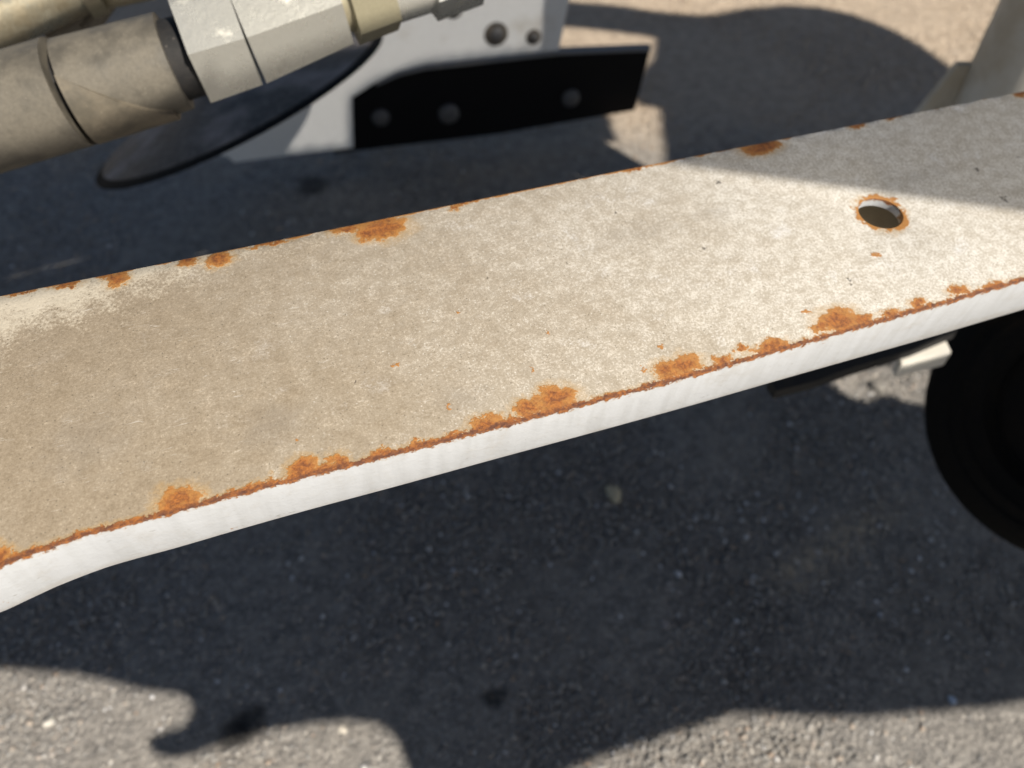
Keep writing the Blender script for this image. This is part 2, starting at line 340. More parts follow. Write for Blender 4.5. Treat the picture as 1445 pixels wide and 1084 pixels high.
def mat_bar(side=False):
    n = N('weathered_white_paint_side' if side else 'weathered_white_paint')
    P = n.tc.outputs['Object']; X, Y, Z = n.sep(P)
    jit = n.vmath('SUBTRACT', n.noise(150, 4, 0.7, col=True), (0.5, 0.5, 0.5))
    sc = n.vmath('SCALE', jit); sc.node.inputs['Scale'].default_value = 0.0145
    P2 = n.vmath('MULTIPLY', n.vmath('ADD', P, sc), (1, 1, 0))
    jf = n.vmath('SUBTRACT', n.noise(700, 3, 0.7, col=True), (0.5, 0.5, 0.5)); sc2 = n.vmath('SCALE', jf); sc2.node.inputs['Scale'].default_value = 0.003
    P2 = n.vmath('ADD', P2, n.vmath('MULTIPLY', sc2, (1, 1, 0)))
    def spotfield(lst, lo=1.0, hi=0.80, k=1.0):
        acc = None
        for px, py, rx, ry in lst:
            cu, cv = uv(px, py); ru = abs(uv(px + rx, py - rx * 0.24)[0] - cu) * k; rv = abs(uv(px, py - ry)[1] - cv) * k
            d = n.vmath('LENGTH', n.vmath('MULTIPLY', n.vmath('SUBTRACT', P2, (cu, cv, 0)), (1 / ru, 1 / rv, 0)))
            acc = d if acc is None else n.math('MINIMUM', acc, d)
        return acc
    fine = n.noise(1500, 2, 0.6); fine2 = n.noise(650, 4, 0.7); mid = n.noise(95, 5, 0.65); big = n.noise(16, 4, 0.6)
    if not side:
        # grime: tan on the left, cleaner to the right and in patches
        gx = n.ramp(X, 0.24, -0.24, False)
        fA = n.noise(620, 5, 0.8); fB = n.noise(1150, 3, 0.7)
        clus = n.noise(140, 3, 0.6)
        gr = n.math('ADD', n.math('MULTIPLY', gx, 0.85), n.math('ADD', n.math('MULTIPLY', big, 0.55), n.math('MULTIPLY', mid, 0.40)))
        gr = n.ramp(gr, 0.30, 1.32)
        paint = n.mix(gr, (0.48, 0.445, 0.385), (0.315, 0.258, 0.188))
        bands = n.math('ADD', n.math('MULTIPLY', n.math('SUBTRACT', Y, 0.118), 42.0), n.math('MULTIPLY', n.math('ADD', X, 0.15), -9.0))
        bands = n.math('ADD', bands, n.math('MULTIPLY', n.math('SUBTRACT', n.math('ADD', mid, fA), 1.0), 2.8))
        band = n.ramp(bands, 0.0, 1.1)
        # light flecks where the grime is thin, thicker towards the right
        fl = n.math('ADD', n.math('ADD', n.math('MULTIPLY', fA, 0.70), n.math('MULTIPLY', clus, 0.28)), n.math('MULTIPLY', fB, 0.36))
        thr = n.math('SUBTRACT', fl, n.math('ADD', n.math('MULTIPLY', gr, 0.10), n.math('MULTIPLY', band, -0.08)))
        flm = n.ramp(thr, 0.60, 0.74)
        paint = n.mix(n.math('MULTIPLY', flm, n.math('SUBTRACT', 0.92, n.math('MULTIPLY', gr, 0.35))), paint, n.mix(gr, (0.76, 0.745, 0.71), (0.54, 0.46, 0.35)))
        paint = n.mix(n.math('MULTIPLY', n.ramp(thr, 0.60, 0.46), 0.62), paint, n.mix(gr, (0.35, 0.31, 0.25), (0.21, 0.165, 0.11)))
        paint = n.mix(n.math('MULTIPLY', band, 0.6), paint, (0.70, 0.645, 0.53))
        paint = n.mix(n.math('MULTIPLY', n.ramp(n.noise(1300, 2, 0.6), 0.36, 0.27), 0.65), paint, (0.17, 0.14, 0.10))
        for vs, th_, wt, colr, seed in ((850, 0.32, 0.50, (0.74, 0.72, 0.67), 0.66), (640, 0.20, 0.7, (0.13, 0.11, 0.08), 0.90)):
            vn_ = n.t.nodes.new('ShaderNodeTexVoronoi'); n.put(vn_.inputs['Vector'], n.vmath('ADD', n.tc.outputs['Object'], (seed, 0, 0))); vn_.inputs['Scale'].default_value = vs
            rnd = n.sep(vn_.outputs['Color'])[0]
            keep = n.ramp(n.math('SUBTRACT', rnd, n.math('MULTIPLY', gr, 0.45 if colr[0] > .5 else 0.0)), seed - .12, seed + .02)
            paint = n.mix(n.math('MULTIPLY', n.math('MULTIPLY', n.ramp(vn_.outputs['Distance'], th_ + .12, th_ - .08), keep), wt), paint, colr)
        # cloudy white blooms
        bl = n.math('MULTIPLY', n.ramp(n.math('ADD', n.noise(45, 4, 0.6), n.math('MULTIPLY', fA, 0.5)), 0.84, 1.05), n.ramp(X, -0.25, 0.15))
        paint = n.mix(n.math('MULTIPLY', bl, 0.6), paint, (0.74, 0.75, 0.77))
        # hairline scratches
        for k, rt in enumerate((0.25, -0.7, 1.3)):
            s_ = n.noise(26, 2, 0.5, v=n.mapping((1, 22, 1), (0, 0, rt)), dist=0.4)
            s2 = n.noise(60 + 9 * k, 2, 0.5)
            msk = n.math('MULTIPLY', n.ramp(n.math('ABSOLUTE', n.math('SUBTRACT', s_, 0.5)), 0.006, 0.0), n.ramp(s2, 0.60, 0.68))
            paint = n.mix(n.math('MULTIPLY', msk, 0.45), paint, (0.84, 0.82, 0.78))
        # soft grey scuffs and a dark smudge
        for (px, py, rx, ry), k in (((385, 600, 70, 45), .30), ((650, 560, 60, 30), .22), ((900, 330, 90, 26), .18), ((1010, 300, 40, 20), .2), ((120, 620, 90, 60), .22), ((1290, 250, 80, 20), .2)):
            cu, cv = uv(px, py); ru = abs(uv(px + rx, py - rx * .24)[0] - cu); rv = abs(uv(px, py - ry)[1] - cv)
            q = n.vmath('LENGTH', n.vmath('MULTIPLY', n.vmath('SUBTRACT', P2, (cu, cv, 0)), (1 / ru, 1 / rv, 0)))
            paint = n.mix(n.math('MULTIPLY', n.ramp(n.math('ADD', q, n.math('MULTIPLY', mid, 0.9)), 1.5, 0.4), k), paint, (0.20, 0.18, 0.16))
        dd = spotfield(dark_dots); paint = n.mix(n.math('MULTIPLY', n.ramp(dd, 1.1, 0.7), 0.8), paint, (0.06, 0.05, 0.04))
    else:
        st = n.noise(120, 3, 0.6, v=n.mapping((1, 1, 0.12)))
        paint = n.mix(n.math('MULTIPLY', n.ramp(st, 0.38, 0.72), 0.45), (0.555, 0.575, 0.605), (0.43, 0.44, 0.45))
        paint = n.mix(n.math('MULTIPLY', n.ramp(n.noise(700, 3, 0.7), 0.60, 0.75), 0.35), paint, (0.45, 0.43, 0.40))
        paint = n.mix(n.math('MULTIPLY', n.ramp(n.noise(48, 5, 0.7), 0.52, 0.72), 0.35), paint, (0.42, 0.40, 0.37))
        pits = n.ramp(n.noise(170, 3, 0.6, v=n.mapping((0.45, 1, 1.6))), 0.69, 0.73)
        paint = n.mix(n.math('MULTIPLY', pits, 0.7), paint, (0.25, 0.24, 0.22))
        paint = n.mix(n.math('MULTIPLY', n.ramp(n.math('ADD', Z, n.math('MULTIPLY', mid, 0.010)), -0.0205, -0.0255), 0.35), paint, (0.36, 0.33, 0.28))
        chip = n.math('MULTIPLY', n.ramp(n.noise(95, 5, 0.8), 0.675, 0.70), n.ramp(n.noise(22, 2), 0.45, 0.6))
        paint = n.mix(n.math('MULTIPLY', chip, 0.75), paint, (0.34, 0.17, 0.07))
        sc_ = n.ramp(n.math('ABSOLUTE', n.math('SUBTRACT', n.noise(30, 2, 0.5, v=n.mapping((1, 1, 9), (0, 0.35, 0)), dist=0.5), 0.5)), 0.007, 0.0)
        paint = n.mix(n.math('MULTIPLY', n.math('MULTIPLY', sc_, n.ramp(n.noise(45, 2), 0.5, 0.6)), 0.5), paint, (0.38, 0.37, 0.36))
    # rust: distance to the front edge line (piecewise), spots, and hole rim
    fcv = n.t.nodes.new('ShaderNodeFloatCurve')
    x0, x1 = fr[0][0], fr[-1][0]; y0, y1 = min(p[1] for p in fr), max(p[1] for p in fr)
    cv = fcv.mapping.curves[0]
    dense = [crom(i, t) for i in range(len(fr) - 1) for t in (0, .5)] + [fr[-1]]
    pts = [((a - x0) / (x1 - x0), (b - y0) / (y1 - y0)) for a, b in dense]
    cv.points[0].location = pts[0]; cv.points[1].location = pts[-1]
    for p in pts[1:-1]: cv.points.new(*p)
    for p in cv.points: p.handle_type = 'VECTOR'
    fcv.mapping.use_clip = False; fcv.mapping.update()
    n.put(fcv.inputs['Value'], n.math('DIVIDE', n.math('SUBTRACT', X, x0), x1 - x0))
    edge = n.math('MULTIPLY_ADD', fcv.outputs[0], y1 - y0, y0)
    fd = n.math('SUBTRACT', Y, edge)
    en = n.math('MULTIPLY', n.math('SUBTRACT', n.noise(170, 4, 0.7), 0.44), 0.0085)
    en2 = n.math('MULTIPLY', n.math('SUBTRACT', n.noise(600, 3, 0.7), 0.5), 0.0028)
    lim = n.math('ADD', n.math('ADD', en, 0.0016), en2)
    line = n.ramp(n.math('SUBTRACT', fd, lim), 0.0006, -0.0004)
    if side:
        zl = n.math('ADD', Z, n.math('ADD', n.math('MULTIPLY', n.noise(210, 5, 0.8), 0.0125), -0.0046))
        line = n.ramp(zl, 0.0002, 0.0010)
        rust = line; halo = n.ramp(zl, -0.001, 0.001)
        corec = n.ramp(n.noise(500, 3), 0.45, 0.6)
    else:
        sp = n.math('MINIMUM', spotfield(front_spots), spotfield(back_spots)); ds = spotfield(dots)
        hd = n.vmath('LENGTH', n.vmath('SUBTRACT', P2, (hole_c[0], hole_c[1], 0)))
        ring = n.ramp(n.math('SUBTRACT', hd, n.math('MULTIPLY', n.ramp(n.noise(120, 3), 0.40, 0.7), 0.0032)), hole_r + 0.0010, hole_r + 0.0001)
        # inside wall of hole keeps paint
        bev_b = n.ramp(n.math('SUBTRACT', Y, n.math('MULTIPLY_ADD', n.noise(70, 3, 0.6), 0.006, 0)), bk[3][1] - 0.0038, bk[3][1] - 0.0028)
        rust = n.math('MAXIMUM', n.math('MAXIMUM', line, n.ramp(sp, 1.22, 0.75)), n.math('MAXIMUM', n.ramp(ds, 1.1, 0.8), n.math('MAXIMUM', n.math('MULTIPLY', ring, 0.85), n.math('MULTIPLY', bev_b, 0.85))))
        halo = n.math('MAXIMUM', n.ramp(sp, 1.7, 0.85), n.ramp(n.math('SUBTRACT', fd, lim), 0.0022, -0.0002))
        halo = n.math('MAXIMUM', halo, n.ramp(hd, hole_r + 0.0050, hole_r + 0.0005))
        corec = n.ramp(n.math('SUBTRACT', fd, n.math('MULTIPLY', n.math('SUBTRACT', n.noise(120, 5, 0.8), 0.43), 0.012)), 0.0016, -0.0002)
    rc = n.mix(n.ramp(n.noise(420, 4, 0.75), 0.36, 0.64), (0.16, 0.042, 0.007), (0.40, 0.135, 0.018))
    rc = n.mix(n.math('MULTIPLY', n.ramp(n.noise(900, 3, 0.7), 0.55, 0.66), 0.65), rc, (0.15, 0.042, 0.012))
    if not side: rc = n.mix(n.math('MULTIPLY', n.math('MULTIPLY', n.ramp(n.math('ADD', sp, n.math('MULTIPLY', n.noise(380, 4, 0.75), 0.9)), 0.75, 1.35), n.ramp(fd, 0.0015, 0.0035)), 0.75), rc, (0.43, 0.20, 0.045))
    rc = n.mix(n.math('MULTIPLY', corec, n.math('MULTIPLY_ADD', n.ramp(n.noise(260, 3), 0.4, 0.6), 0.6, 0.3)), rc, (0.085, 0.024, 0.014))
    c = n.mix(n.math('MULTIPLY', halo, 0.5), paint, (0.46, 0.29, 0.11))
    ragged = n.ramp(n.math('ADD', n.math('ADD', n.math('MULTIPLY', n.noise(520, 4, 0.8), 0.9), -0.2), rust), 0.58, 1.0)
    c = n.mix(n.math('MULTIPLY', ragged, 0.95), c, rc)
    n.set(color=c, rough=n.math('MULTIPLY_ADD', rust, 0.35, 0.36), spec=0.6)
    hgt = n.math('ADD', n.math('MULTIPLY', fine2, 0.5), n.math('ADD', n.math('MULTIPLY', mid, 1.5), n.math('MULTIPLY', n.math('MULTIPLY', rust, n.noise(600, 4, 0.8)), 2.2)))
    n.bump(hgt, 0.5, 0.0005)
    return n.m
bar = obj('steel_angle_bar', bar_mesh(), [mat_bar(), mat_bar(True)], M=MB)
for p in bar.data.polygons: p.use_smooth = True
bar.data.set_sharp_from_angle(angle=math.radians(30))
tag(bar, 'wide white painted steel bar with rust along its edges and one round hole', 'steel bar')

M_back = mat_dusty('tan_dusty_plate', (0.72, 0.66, 0.52), (0.62, 0.55, 0.42), 0.3, 40, 0.6, 0, 0.0002, False, 0.1)
bkp = obj('hole_fill_plate', slab_bm([[Vector((hole_c[0] + a, hole_c[1] + b, -.021)) for a, b in ((-.045, -.035), (.06, -.035), (.06, .058), (-.045, .058))]], Vector((0, 0, -.004)), .0006), M_back, M=MB)  # plate added under the hole to give its inside a tan tone
bkp.parent = bar; bkp.matrix_parent_inverse = MBi
# ================================================================== hydraulic hose and fittings, upper left
def P(x, y, d): return dep(x, y, d)
def Rr(px, d): return px / F * d
def seg(name, mat, a, b, ra, rb, root, n=40, rot=0.0, bev=0.0, extra=None, smooth=True, nsub=1):
    A, B = P(*a), P(*b); RA, RB = Rr(ra, a[2]), Rr(rb, b[2])
    ks = [i / nsub for i in range(nsub + 1)]
    bm = lathe_bm([lerp(A, B, k) for k in ks], [lerp(RA, RB, k) for k in ks], n, rot)
    if bev:
        es = [e for e in bm.edges if len(e.link_faces) == 2 and e.calc_face_angle(0) > 0.5]
        bmesh.ops.bevel(bm, geom=es, offset=bev, segments=3, affect='EDGES', profile=0.6, clamp_overlap=True)
    return under(obj(name, bm, mat, smooth=smooth), root)
HD = 0.54
hose = empty('hydraulic_hose', P(100, 128, HD))
tag(hose, 'thick dusty hydraulic hose ending in a zinc crimp fitting and hex nuts', 'hydraulic hose')
seg('hose', M_rubber, (-260, 236, 0.53), (300, 70, 0.55), 60, 54, hose, nsub=4)
seg('sleeve', M_hose, (-260, 238, 0.53), (99, 130, 0.54), 76, 75, hose, bev=0.0012)
seg('sleeve', M_hose, (106, 127, 0.54), (246, 87, 0.548), 70, 66, hose, bev=0.006)
def wrap_flap():
    A, B = P(106, 127, 0.54), P(222, 93, 0.547); ra, rb = Rr(77, .54), Rr(75, .547)
    ax = (B - A).normalized(); e1 = ax.cross(Vector((0, 0, 1))).normalized(); e2 = ax.cross(e1).normalized()
    bm = bmesh.new(); na, nn = 14, 26; g = []
    for i in range(na + 1):
        k = i / na; c = lerp(A, B, k); r0 = lerp(ra, rb, k); row = []
        a0 = math.radians(lerp(44, -36, k)); a1 = math.radians(-150)
        for j in range(nn + 1):
            t = lerp(a0, a1, j / nn); row.append((c, t, r0))
        g.append(row)
    def vp_(c, t, r): return bm.verts.new(c + (e1 * math.cos(t) - e2 * math.sin(t)) * r)
    O = [[vp_(*q) for q in row] for row in g]; I = [[vp_(q[0], q[1], q[2] - 0.0045) for q in row] for row in g]
    for i in range(na):
        for j in range(nn):
            bm.faces.new((O[i][j], O[i + 1][j], O[i + 1][j + 1], O[i][j + 1])); bm.faces.new((I[i][j], I[i][j + 1], I[i + 1][j + 1], I[i + 1][j]))
        bm.faces.new((O[i][0], I[i][0], I[i + 1][0], O[i + 1][0])); bm.faces.new((O[i][nn], O[i + 1][nn], I[i + 1][nn], I[i][nn]))
    for i in (0, na):
        for j in range(nn): bm.faces.new((O[i][j], O[i][j + 1], I[i][j + 1], I[i][j]))
    return bm
under(obj('sleeve_flap', wrap_flap(), M_flapd, smooth=True), hose)
seg('crimp_collar', M_zinc, (268, 64, 0.547), (343, 43, 0.552), 84, 79, hose, n=6, rot=math.radians(-18), bev=0.0035)
seg('crimp_collar', M_zinc, (345, 42, 0.552), (474, -2, 0.560), 79, 66, hose, n=6, rot=math.radians(-18), bev=0.0045)
seg('neck', M_brass, (470, 0, 0.56), (500, -8, 0.562), 46, 46, hose, n=32)
seg('hex_nut', M_brass, (490, 6, 0.562), (548, -12, 0.567), 58, 54, hose, n=6, rot=math.radians(20), bev=0.0014)
seg('neck', M_zinc, (540, -8, 0.567), (610, -30, 0.572), 42, 42, hose, n=32)
seg('hex_nut', M_zinc, (602, -22, 0.572), (668, -44, 0.578), 50, 48, hose, n=6, rot=math.radians(5), bev=0.0014)
seg('adapter', M_zinc, (660, -40, 0.578), (760, -75, 0.585), 36, 36, hose, n=32)

tube = empty('hydraulic_tube', P(30, 15, 0.62))
tag(tube, 'dull chrome hydraulic tube crossing the top left corner above the hose', 'hydraulic tube')
seg('tube', M_chrome, (-200, 112, 0.61), (118, -30, 0.63), 42, 42, tube, n=40)
seg('collar', M_brass, (104, -22, 0.628), (124, -31, 0.63), 49, 49, tube, n=40, bev=0.001)
seg('nipple', M_hose, (165, -16, 0.66), (122, 42, 0.67), 13, 13, tube, n=24)
seg('elbow', M_brass, (120, -10, 0.65), (210, -24, 0.65), 26, 22, tube, n=28, bev=0.001)
seg('tee', M_hose, (70, 52, 0.67), (122, 22, 0.67), 20, 20, tube, n=24, bev=0.001)

# ================================================================== dished disc
dc = dep(338, 144, 1.137); a_, b_ = 2.666, 1.15
dn = Vector((math.cos(a_) * math.cos(b_), math.sin(a_) * math.cos(b_), math.sin(b_)))
disc = empty('coulter_disc', dc); tag(disc, 'dusty dark dished steel disc hanging behind the hydraulic hose', 'disc')
DR = 0.224
prof = [(-0.004, 0.03), (-0.003, DR * .45), (0.0, DR * .9), (0.0, DR * .93)]
def disc_bm(pairs): return lathe_bm([dc + dn * (h) for h, r in pairs], [r for h, r in pairs], 96)
def disc_solid(prs):
    bm = bmesh.new(); e1 = dn.orthogonal().normalized(); e2 = dn.cross(e1); n = 96; rings = []
    for h, r in prs: rings.append([bm.verts.new(dc + dn * h + (e1 * math.cos(2 * math.pi * k / n) + e2 * math.sin(2 * math.pi * k / n)) * r) for k in range(n)])
    for a, b in zip(rings[:-1], rings[1:]):
        for k in range(n): bm.faces.new((a[k], a[(k + 1) % n], b[(k + 1) % n], b[k]))
    bm.faces.new(rings[0]); bm.faces.new(rings[-1]); return bm
under(obj('disc_face', disc_solid([(0.040, 0.03), (0.034, .07), (0.022, .13), (0.010, DR * .84), (0.0045, DR * .94), (0.001, DR * .94), (0.010, .13), (0.028, .03)]), M_disc, smooth=True), disc)
under(obj('disc_rim', disc_solid([(0.004, DR * .935), (0.0025, DR * .97), (0.000, DR), (-0.0015, DR), (-0.002, DR * .97), (0.0012, DR * .935)]), M_rim, smooth=True), disc)
under(obj('hub', disc_solid([(0.036, .045), (0.062, .042), (0.064, .03)]), M_disc, smooth=True), disc)

# ================================================================== white side bracket and black blade
q1, q2 = atz(500, 211, .055), atz(893, 160, .055)
bd = (q2 - q1).normalized(); bn = Vector((-bd.y, bd.x, 0))           # away from the camera
def bp(px, py, off=0.0): return onplane(px, py, q1 + bn * off, bn)
br = empty('side_bracket', q1); tag(br, 'white painted machine side bracket with bolt holes and a black steel blade below it', 'machine bracket')
outl = [(322, 222), (300, 217), (318, 209), (420, 146), (480, 100), (520, 55), (570, 0), (620, -60), (815, -60), (803, 0), (789, 71), (700, 80), (600, 91), (560, 101), (530, 117), (497, 138), (499, 209), (410, 219), (330, 230)]
def circ(px, py, rpx, n=20):
    c = bp(px, py); r = rpx / F * ((c - C0).dot(f_))
    return [c + (bd * math.cos(2 * math.pi * k / n) + Vector((0, 0, 1)) * math.sin(2 * math.pi * k / n)) * r for k in range(n)]
under(obj('bracket_plate', slab_bm([[bp(*p) for p in outl]], bn * 0.010, 0.001), M_white), br)
def bolt(px, py, rpx, off, mat, h=0.008, name='bolt', n=24):
    c = bp(px, py, off); r = rpx / F * ((c - C0).dot(f_))
    bm = lathe_bm([c + bn * 0.004, c - bn * h * 0.4, c - bn * h * 0.8, c - bn * h], [r, r, r * 0.82, r * 0.45], n)
    return under(obj(name, bm, mat, smooth=True), br)
for px, py, r in ((700, 48, 17), (753, 52, 11), (640, 14, 12)):
    bolt(px, py, r, 0, M_hole, 0.005, 'bolt')  # dark disc in place of an open, shaded hole
    o = bolt(px + 1, py, r * .55, -0.004, M_bolt, 0.006, 'bolt')
flo = [(470, 150), (497, 137), (530, 115), (562, 103), (600, 95), (790, 76), (919, 66), (896, 156), (700, 190), (470, 217)]
fl = under(obj('blade', slab_bm([[bp(p[0], p[1], .012) for p in flo]], bn * 0.012, 0.001), M_flap), br)
for px, py, r in ((537, 165, 13), (633, 160, 15), (805, 138, 13)):
    o = bolt(px, py, r, .012, M_bolt, 0.010, 'bolt'); 
fx = [(530, 115), (562, 101), (600, 92), (700, 81), (790, 71), (917, 66)]
bm = bmesh.new(); rows = []
for p in fx:
    a = bp(p[0], p[1], 0.010); rows.append([bm.verts.new(a + bn * dx + Vector((0, 0, dz))) for dx, dz in ((-0.006, 0), (0.012, 0), (0.012, -0.006), (-0.006, -0.006))])
for a, b in zip(rows[:-1], rows[1:]):
    for k in range(4): bm.faces.new((a[k], a[(k + 1) % 4], b[(k + 1) % 4], b[k]))
bm.faces.new(rows[0]); bm.faces.new(rows[-1])
under(obj('flange', bm, M_grey), br)

# ================================================================== wheel at right
def wheel():
    R, W = 0.158, 0.10
    c = atz(1551, 584, .30); hd_ = Vector((-c.x, -c.y, 0)).normalized(); k_ = math.radians(38)
    ax = hd_ * math.cos(k_) + Vector((0, 0, math.sin(k_)))
    root = empty('tyred_wheel', c); tag(root, 'black rubber tyred wheel in shade at the right edge', 'wheel')
    e1 = ax.cross(Vector((0, 0, 1))).normalized(); e2 = ax.cross(e1).normalized()
    def ringset(prs, n=96):
        bm = bmesh.new(); rings = []
        for h, r in prs: rings.append([bm.verts.new(c + ax * h + (e1 * math.cos(2 * math.pi * k / n) + e2 * math.sin(2 * math.pi * k / n)) * r) for k in range(n)])
        for a, b in zip(rings[:-1], rings[1:]):
            for k in range(n): bm.faces.new((a[k], a[(k + 1) % n], b[(k + 1) % n], b[k]))
        bm.faces.new(rings[0]); bm.faces.new(rings[-1]); return bm
    h = W / 2
    tp = [(-h * .7, R * .55), (-h, R * .62), (-h * 1.02, R * .80), (-h * .88, R * .94), (-h * .6, R * .99), (-h * .2, R), (h * .2, R), (h * .6, R * .99), (h * .88, R * .94),
          (h * 1.00, R * .86), (h * 1.03, R * .84), (h * 1.03, R * .825), (h * 1.0, R * .81), (h * 1.03, R * .76), (h * 1.06, R * .75), (h * 1.06, R * .735), (h * 1.02, R * .72), (h, R * .62), (h * .7, R * .55)]
    under(obj('tyre', ringset(tp), M_tyre, smooth=True), root)
    rim = under(obj('rim', ringset([(-h * .6, R * .56), (h * .72, R * .56), (h * .76, R * .53), (h * .5, R * .50), (h * .35, R * .2), (h * .9, R * .17), (h * .95, R * .10)]), M_tyre, smooth=True), root)
    return c
wheel()

# lower arm beneath the bar, ending in a cream block
la = empty('lower_arm', atz(1200, 520, .40)); tag(la, 'dark grey arm with cream end block under the steel bar beside the wheel', 'machine arm')
z0 = .40
arm_t = [(1085, 535), (1345, 452), (1352, 466), (1290, 492), (1200, 520), (1150, 538), (1095, 552)]
under(obj('arm_plate', slab_bm([[atz(x, y, z0) for x, y in arm_t]], Vector((0, 0, -.012)), .001), M_rubber), la)
blk = [(1268, 502), (1334, 477), (1344, 497), (1272, 515)]
under(obj('end_block', slab_bm([[atz(x, y, z0 - .014) for x, y in blk]], Vector((0, 0, -.02)), .002), M_post), la)

# post, upper right
PX, PY, PR = 0.612, 0.90, 0.062
def post():
    x, y = PX, PY
    root = empty('support_leg', (x, y, .2)); tag(root, 'thick cream painted machine leg at the top right edge behind the bar', 'machine leg')
    under(obj('leg_tube', lathe_bm([Vector((x, y, z)) for z in (.20, .205, 1.0, 1.005)], [PR - .002, PR, PR * .93, PR * .9], 48), M_post, smooth=True), root)
    pn = Vector((0, 1, 0)); p0 = Vector((0, y + .02, 0))
    g = [onplane(px, py, p0, pn) for px, py in ((1262, 200), (1300, 156), (1352, 92), (1400, 92), (1400, 200))]
    under(obj('gusset', slab_bm([g], Vector((0, .010, 0)), .001), M_post), root)
    under(obj('foot', lathe_bm([Vector((x, y, z)) for z in (.182, .186, .196, .20)], [PR * 1.2, PR * 1.25, PR * 1.25, PR * 1.2], 40), M_post, smooth=True), root)
post()

# loose pebbles
def pebble(px, py, r, col, label, sx=1.3):
    g = atz(px, py, 0); n = N('pebble_stone'); n.set(color=n.mix(n.ramp(n.noise(300, 3), .35, .7), col, tuple(c * .6 for c in col)), rough=.7)
    n.bump(n.noise(500, 3), .5, .0008)
    bm = bmesh.new(); bmesh.ops.create_icosphere(bm, subdivisions=3, radius=r)
    for v in bm.verts:
        k = 1 + .18 * math.sin(v.co.x / r * 3.1 + px) * math.cos(v.co.y / r * 2.7 + py) + random.uniform(-.03, .03)
        v.co = Vector((v.co.x * sx * k, v.co.y * k, v.co.z * .7 * k))
    o = obj('pebble', bm, n.m, smooth=True); o.location = (g.x, g.y, r * .45); o.rotation_euler.z = px
    tag(o, label, 'pebble', group='loose stones on the asphalt')
pebble(866, 699, .0095, (.72, .62, .42), 'largest tan pebble on shaded asphalt below middle of the bar', 1.5)
pebble(938, 882, .0052, (.40, .36, .35), 'pinkish grey pebble on shaded asphalt well below the bar')
pebble(957, 811, .0042, (.75, .76, .80), 'bright white chip between the tan pebble and the wheel')
pebble(1343, 989, .0045, (.62, .72, .88), 'pale blue chip just inside the shadow edge below the wheel')
pebble(182, 781, .0040, (.5, .52, .58), 'pale grey chip near the left end of the bar', 1.2)
pebble(483, 1030, .0045, (.72, .66, .56), 'cream chip on the sunlit edge near the finger-shaped shadow')
pebble(70, 1020, .0045, (.74, .70, .62), 'whitish chip on sunlit asphalt at bottom left')
pebble(1237, 548, .0085, (.30, .28, .25), 'grey pebble in the small sunlit patch by the wheel')

# ================================================================== added unseen panels overhead, outlines cut to cast the wanted shadows
DZ = 1.0
def caster_slab(name, loops, z, label, cat, th=.006):
    o = obj(name, slab_bm([[up_to(g, z) for g in lp] for lp in loops], Vector((0, 0, th))), M_caster)
    return tag(o, label, cat)
G = lambda x, y: atz(x, y, 0)
def V2(x, y): return Vector((x, y, 0))
def barG(u, v): return shadow_of(MB @ Vector((u, v, 0)))
frontG = [shadow_of(MB @ Vector((a, b - 0.007, -BH - .0045))) for a, b in fr]
# also clear the lower front flange
A_front = [(0, 945), (110, 953), (194, 972), (255, 980), (272, 992), (274, 1012), (262, 1028), (236, 1036), (214, 1046), (210, 1056), (220, 1066), (245, 1071), (275, 1066), (310, 1051), (340, 1041), (407, 1027), (484, 1017), (530, 1021), (553, 1034), (567, 1056), (577, 1084), (592, 1125), (690, 1140), (770, 1105), (813, 1084), (906, 1052), (989, 1025), (1035, 1009), (1080, 1008), (1138, 1013), (1215, 1013), (1318, 1005), (1396, 998), (1445, 990)]
lpA = [V2(-1.25, .38)] + [G(*p) for p in A_front] + [V2(1.3, .25), V2(1.4, .95)]
edgeA = [V2(p.x, p.y) for p in frontG]
slope = (edgeA[-1] - edgeA[-2]).normalized()
lpA += [edgeA[-1] + slope * .2] + edgeA[::-1] + [edgeA[0] - slope * .3, V2(-1.45, .6)]
patch = [G(*p) for p in [(1172, 540), (1195, 524), (1240, 518), (1300, 508), (1345, 500), (1345, 560), (1318, 574), (1285, 570), (1262, 560), (1245, 560), (1228, 570), (1200, 562)]]
cr = [shadow_of(atz(x, y, z0 - .014)) for x, y in [(1255, 505), (1300, 482), (1345, 462), (1362, 500), (1300, 520), (1262, 528)]]
caster_slab('shade_panel', [lpA, patch, [V2(p.x, p.y) for p in cr]], DZ, 'added unseen panel overhead that shades the ground in front of the bar', 'shade panel')

# rear shade caster, openings cut to let sun onto chosen parts
bl_ = [V2(p.x, p.y) for p in (barG(q[0], q[1] + (.0035 if k > 3 else 0)) for k, q in enumerate(bk))]          # bar's back edge
lpB = [bl_[0] - slope * .3] + bl_ + [bl_[-1] + slope * .25, V2(.95, 1.36)]
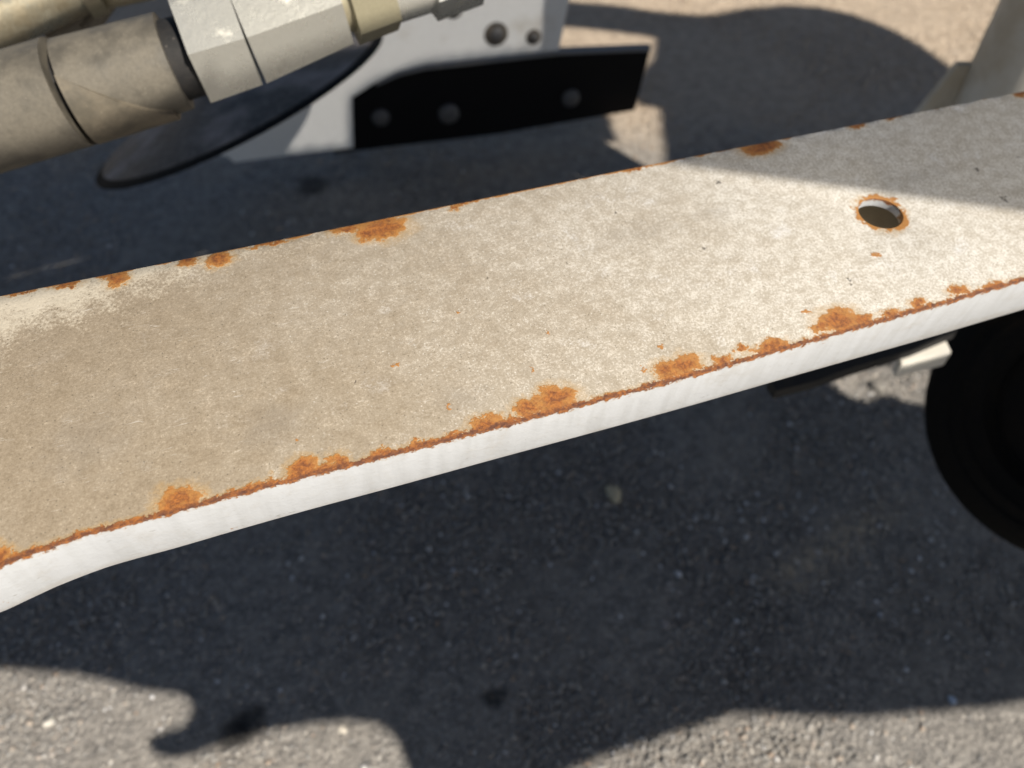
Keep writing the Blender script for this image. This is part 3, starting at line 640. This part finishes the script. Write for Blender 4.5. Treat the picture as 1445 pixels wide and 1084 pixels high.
# far boundary: right piece under the round shadow is separate; go round the lit notch
lpB += [G(1000, 225), G(940, 236), G(846, 238), G(830, 205), V2(.22, 1.45), V2(.20, 1.60), V2(.02, 1.74), V2(-.02, 1.9), V2(-.10, 2.3), V2(-1.5, 2.3)]
def cyl_gap(pts, cut=99, top=1):
    """ground shadow outline of a chain of (px, py, depth, radius px)"""
    c = [(dep(x, y, d), Rr(r, d)) for x, y, d, r in pts]; lo, hi = [], []
    for i, (p, r) in enumerate(c):
        ax = (c[min(i + 1, len(c) - 1)][0] - c[max(i - 1, 0)][0]).normalized(); m = ax.cross(SUN).normalized()
        for L, sg in ((lo, 1), (hi, -1)):
            g = shadow_of(p + m * r * sg * (top if sg < 0 and i >= cut else 1)); L.append(V2(g.x, g.y))
    return lo + hi[::-1]
gap1 = cyl_gap([(-60, 175, .535, 69), (100, 128, .54, 69), (240, 87, .548, 56), (262, 72, .547, 46), (276, 63, .547, 66), (474, 0, .560, 54), (490, 4, .562, 46), (548, -12, .567, 42), (600, -22, .572, 38), (665, -44, .578, 38)], 4, .6)
gap2 = cyl_gap([(-60, 47, .613, 33), (106, -25, .629, 33)])
gap4 = [[G(*p) for p in ((1190, yy), (1310, yy), (1310, yy + 11), (1190, yy + 11))] for yy in range(232, 365, 16)]
pm = Vector((SUN.y, -SUN.x, 0)).normalized() * PR * .93
gap3 = [V2(g.x, g.y) for g in (shadow_of(Vector((PX, PY, z)) + pm * k) for z, k in ((.36, 1), (.62, 1), (.62, -1), (.36, -1)))]
def slots_in(poly, pitch=.0075, open_=.0034, inset=.010):
    ys = [p.y for p in poly]; y = min(ys) + inset; out = []
    def span(yy):
        xs = sorted(a.x + (yy - a.y) / (b.y - a.y) * (b.x - a.x) for a, b in zip(poly, poly[1:] + poly[:1]) if (a.y - yy) * (b.y - yy) < 0)
        return (xs[0] + inset, xs[-1] - inset) if len(xs) == 2 else None
    while y + open_ < max(ys) - inset:
        a, b = span(y), span(y + open_)
        if a and b:
            x0, x1 = max(a[0], b[0]), min(a[1], b[1])
            if x1 - x0 > .02: out.append([V2(x0, y), V2(x1, y), V2(x1, y + open_), V2(x0, y + open_)])
        y += pitch
    return out
leg_poly = [V2(q.x, q.y) for q in (shadow_of(bp(*p)) for p in [(335, 221), (420, 150), (500, 85), (540, 30), (600, -30), (812, -40), (797, 66), (700, 76), (600, 88), (530, 115), (498, 138), (498, 206)])]
slots = slots_in(leg_poly)  # thin openings that let part of the sun reach the bracket
print('slots', len(slots))
caster_slab('shade_panel', [lpB, gap1, gap2, gap3] + gap4 + slots, 1.65, 'added unseen panel overhead behind the bar, slotted to shape the sunlight', 'shade panel', .0012)
Cp = [(1000, 262), (941, 246), (938, 200), (932, 152), (905, 150), (895, 135), (902, 108), (922, 84), (926, 54), (860, 45), (785, 38), (785, 2), (870, 8), (930, 17), (990, 22), (1020, 19), (1055, 12), (1110, 8), (1160, 11), (1205, 20), (1250, 37), (1290, 57), (1322, 78), (1348, 100), (1375, 130), (1400, 175), (1420, 195), (1300, 200), (1180, 230)]
caster_slab('round_shade_caster', [[G(*p) for p in Cp]], 1.72, 'added unseen round topped fender panel overhead on the right', 'shade_caster')  # added panel, outlined to cast the round shadow

# added, unseen grille beside the rear caster: half-shades the far corner of the bar
def shade_slats(z=1.646):
    k0, k1 = [shadow_of(onplane(x, y, BP, nv)) for x, y in ((928, 227), (1445, 297))]
    k0, k1 = V2(k0.x, k0.y), V2(k1.x, k1.y); kd = (k1 - k0).normalized(); pd = Vector((-kd.y, kd.x, 0))
    bd_ = (bl_[-1] - bl_[-3]).normalized(); th = math.acos(max(-1, min(1, kd.dot(bd_)))); Lm = .62
    root = empty('shade_louvre', up_to(k0, z)); tag(root, 'added unseen grille overhead above the right end of the bar', 'shade_slats')
    pitch, wd = .0125, .0083; j = 0
    while j * pitch < Lm * math.sin(th):
        s0 = j * pitch; a = s0 / math.tan(th) - (.012 if j else 0)
        if Lm - a > .01:
            q = [k0 + kd * a + pd * s0, k0 + kd * Lm + pd * s0, k0 + kd * Lm + pd * (s0 + wd), k0 + kd * (a + wd / math.tan(th)) + pd * (s0 + wd)]
            under(obj('slat', slab_bm([[up_to(g, z) for g in q]], Vector((0, 0, .0008))), M_caster), root)
        j += 1
    q = [k0 + kd * Lm, k0 + kd * (Lm + .03), k0 + kd * (Lm + .03) + pd * Lm * math.tan(th), k0 + kd * Lm + pd * Lm * math.tan(th)]
    under(obj('rail', slab_bm([[up_to(g, z) for g in q]], Vector((0, 0, .003))), M_caster), root)
shade_slats()
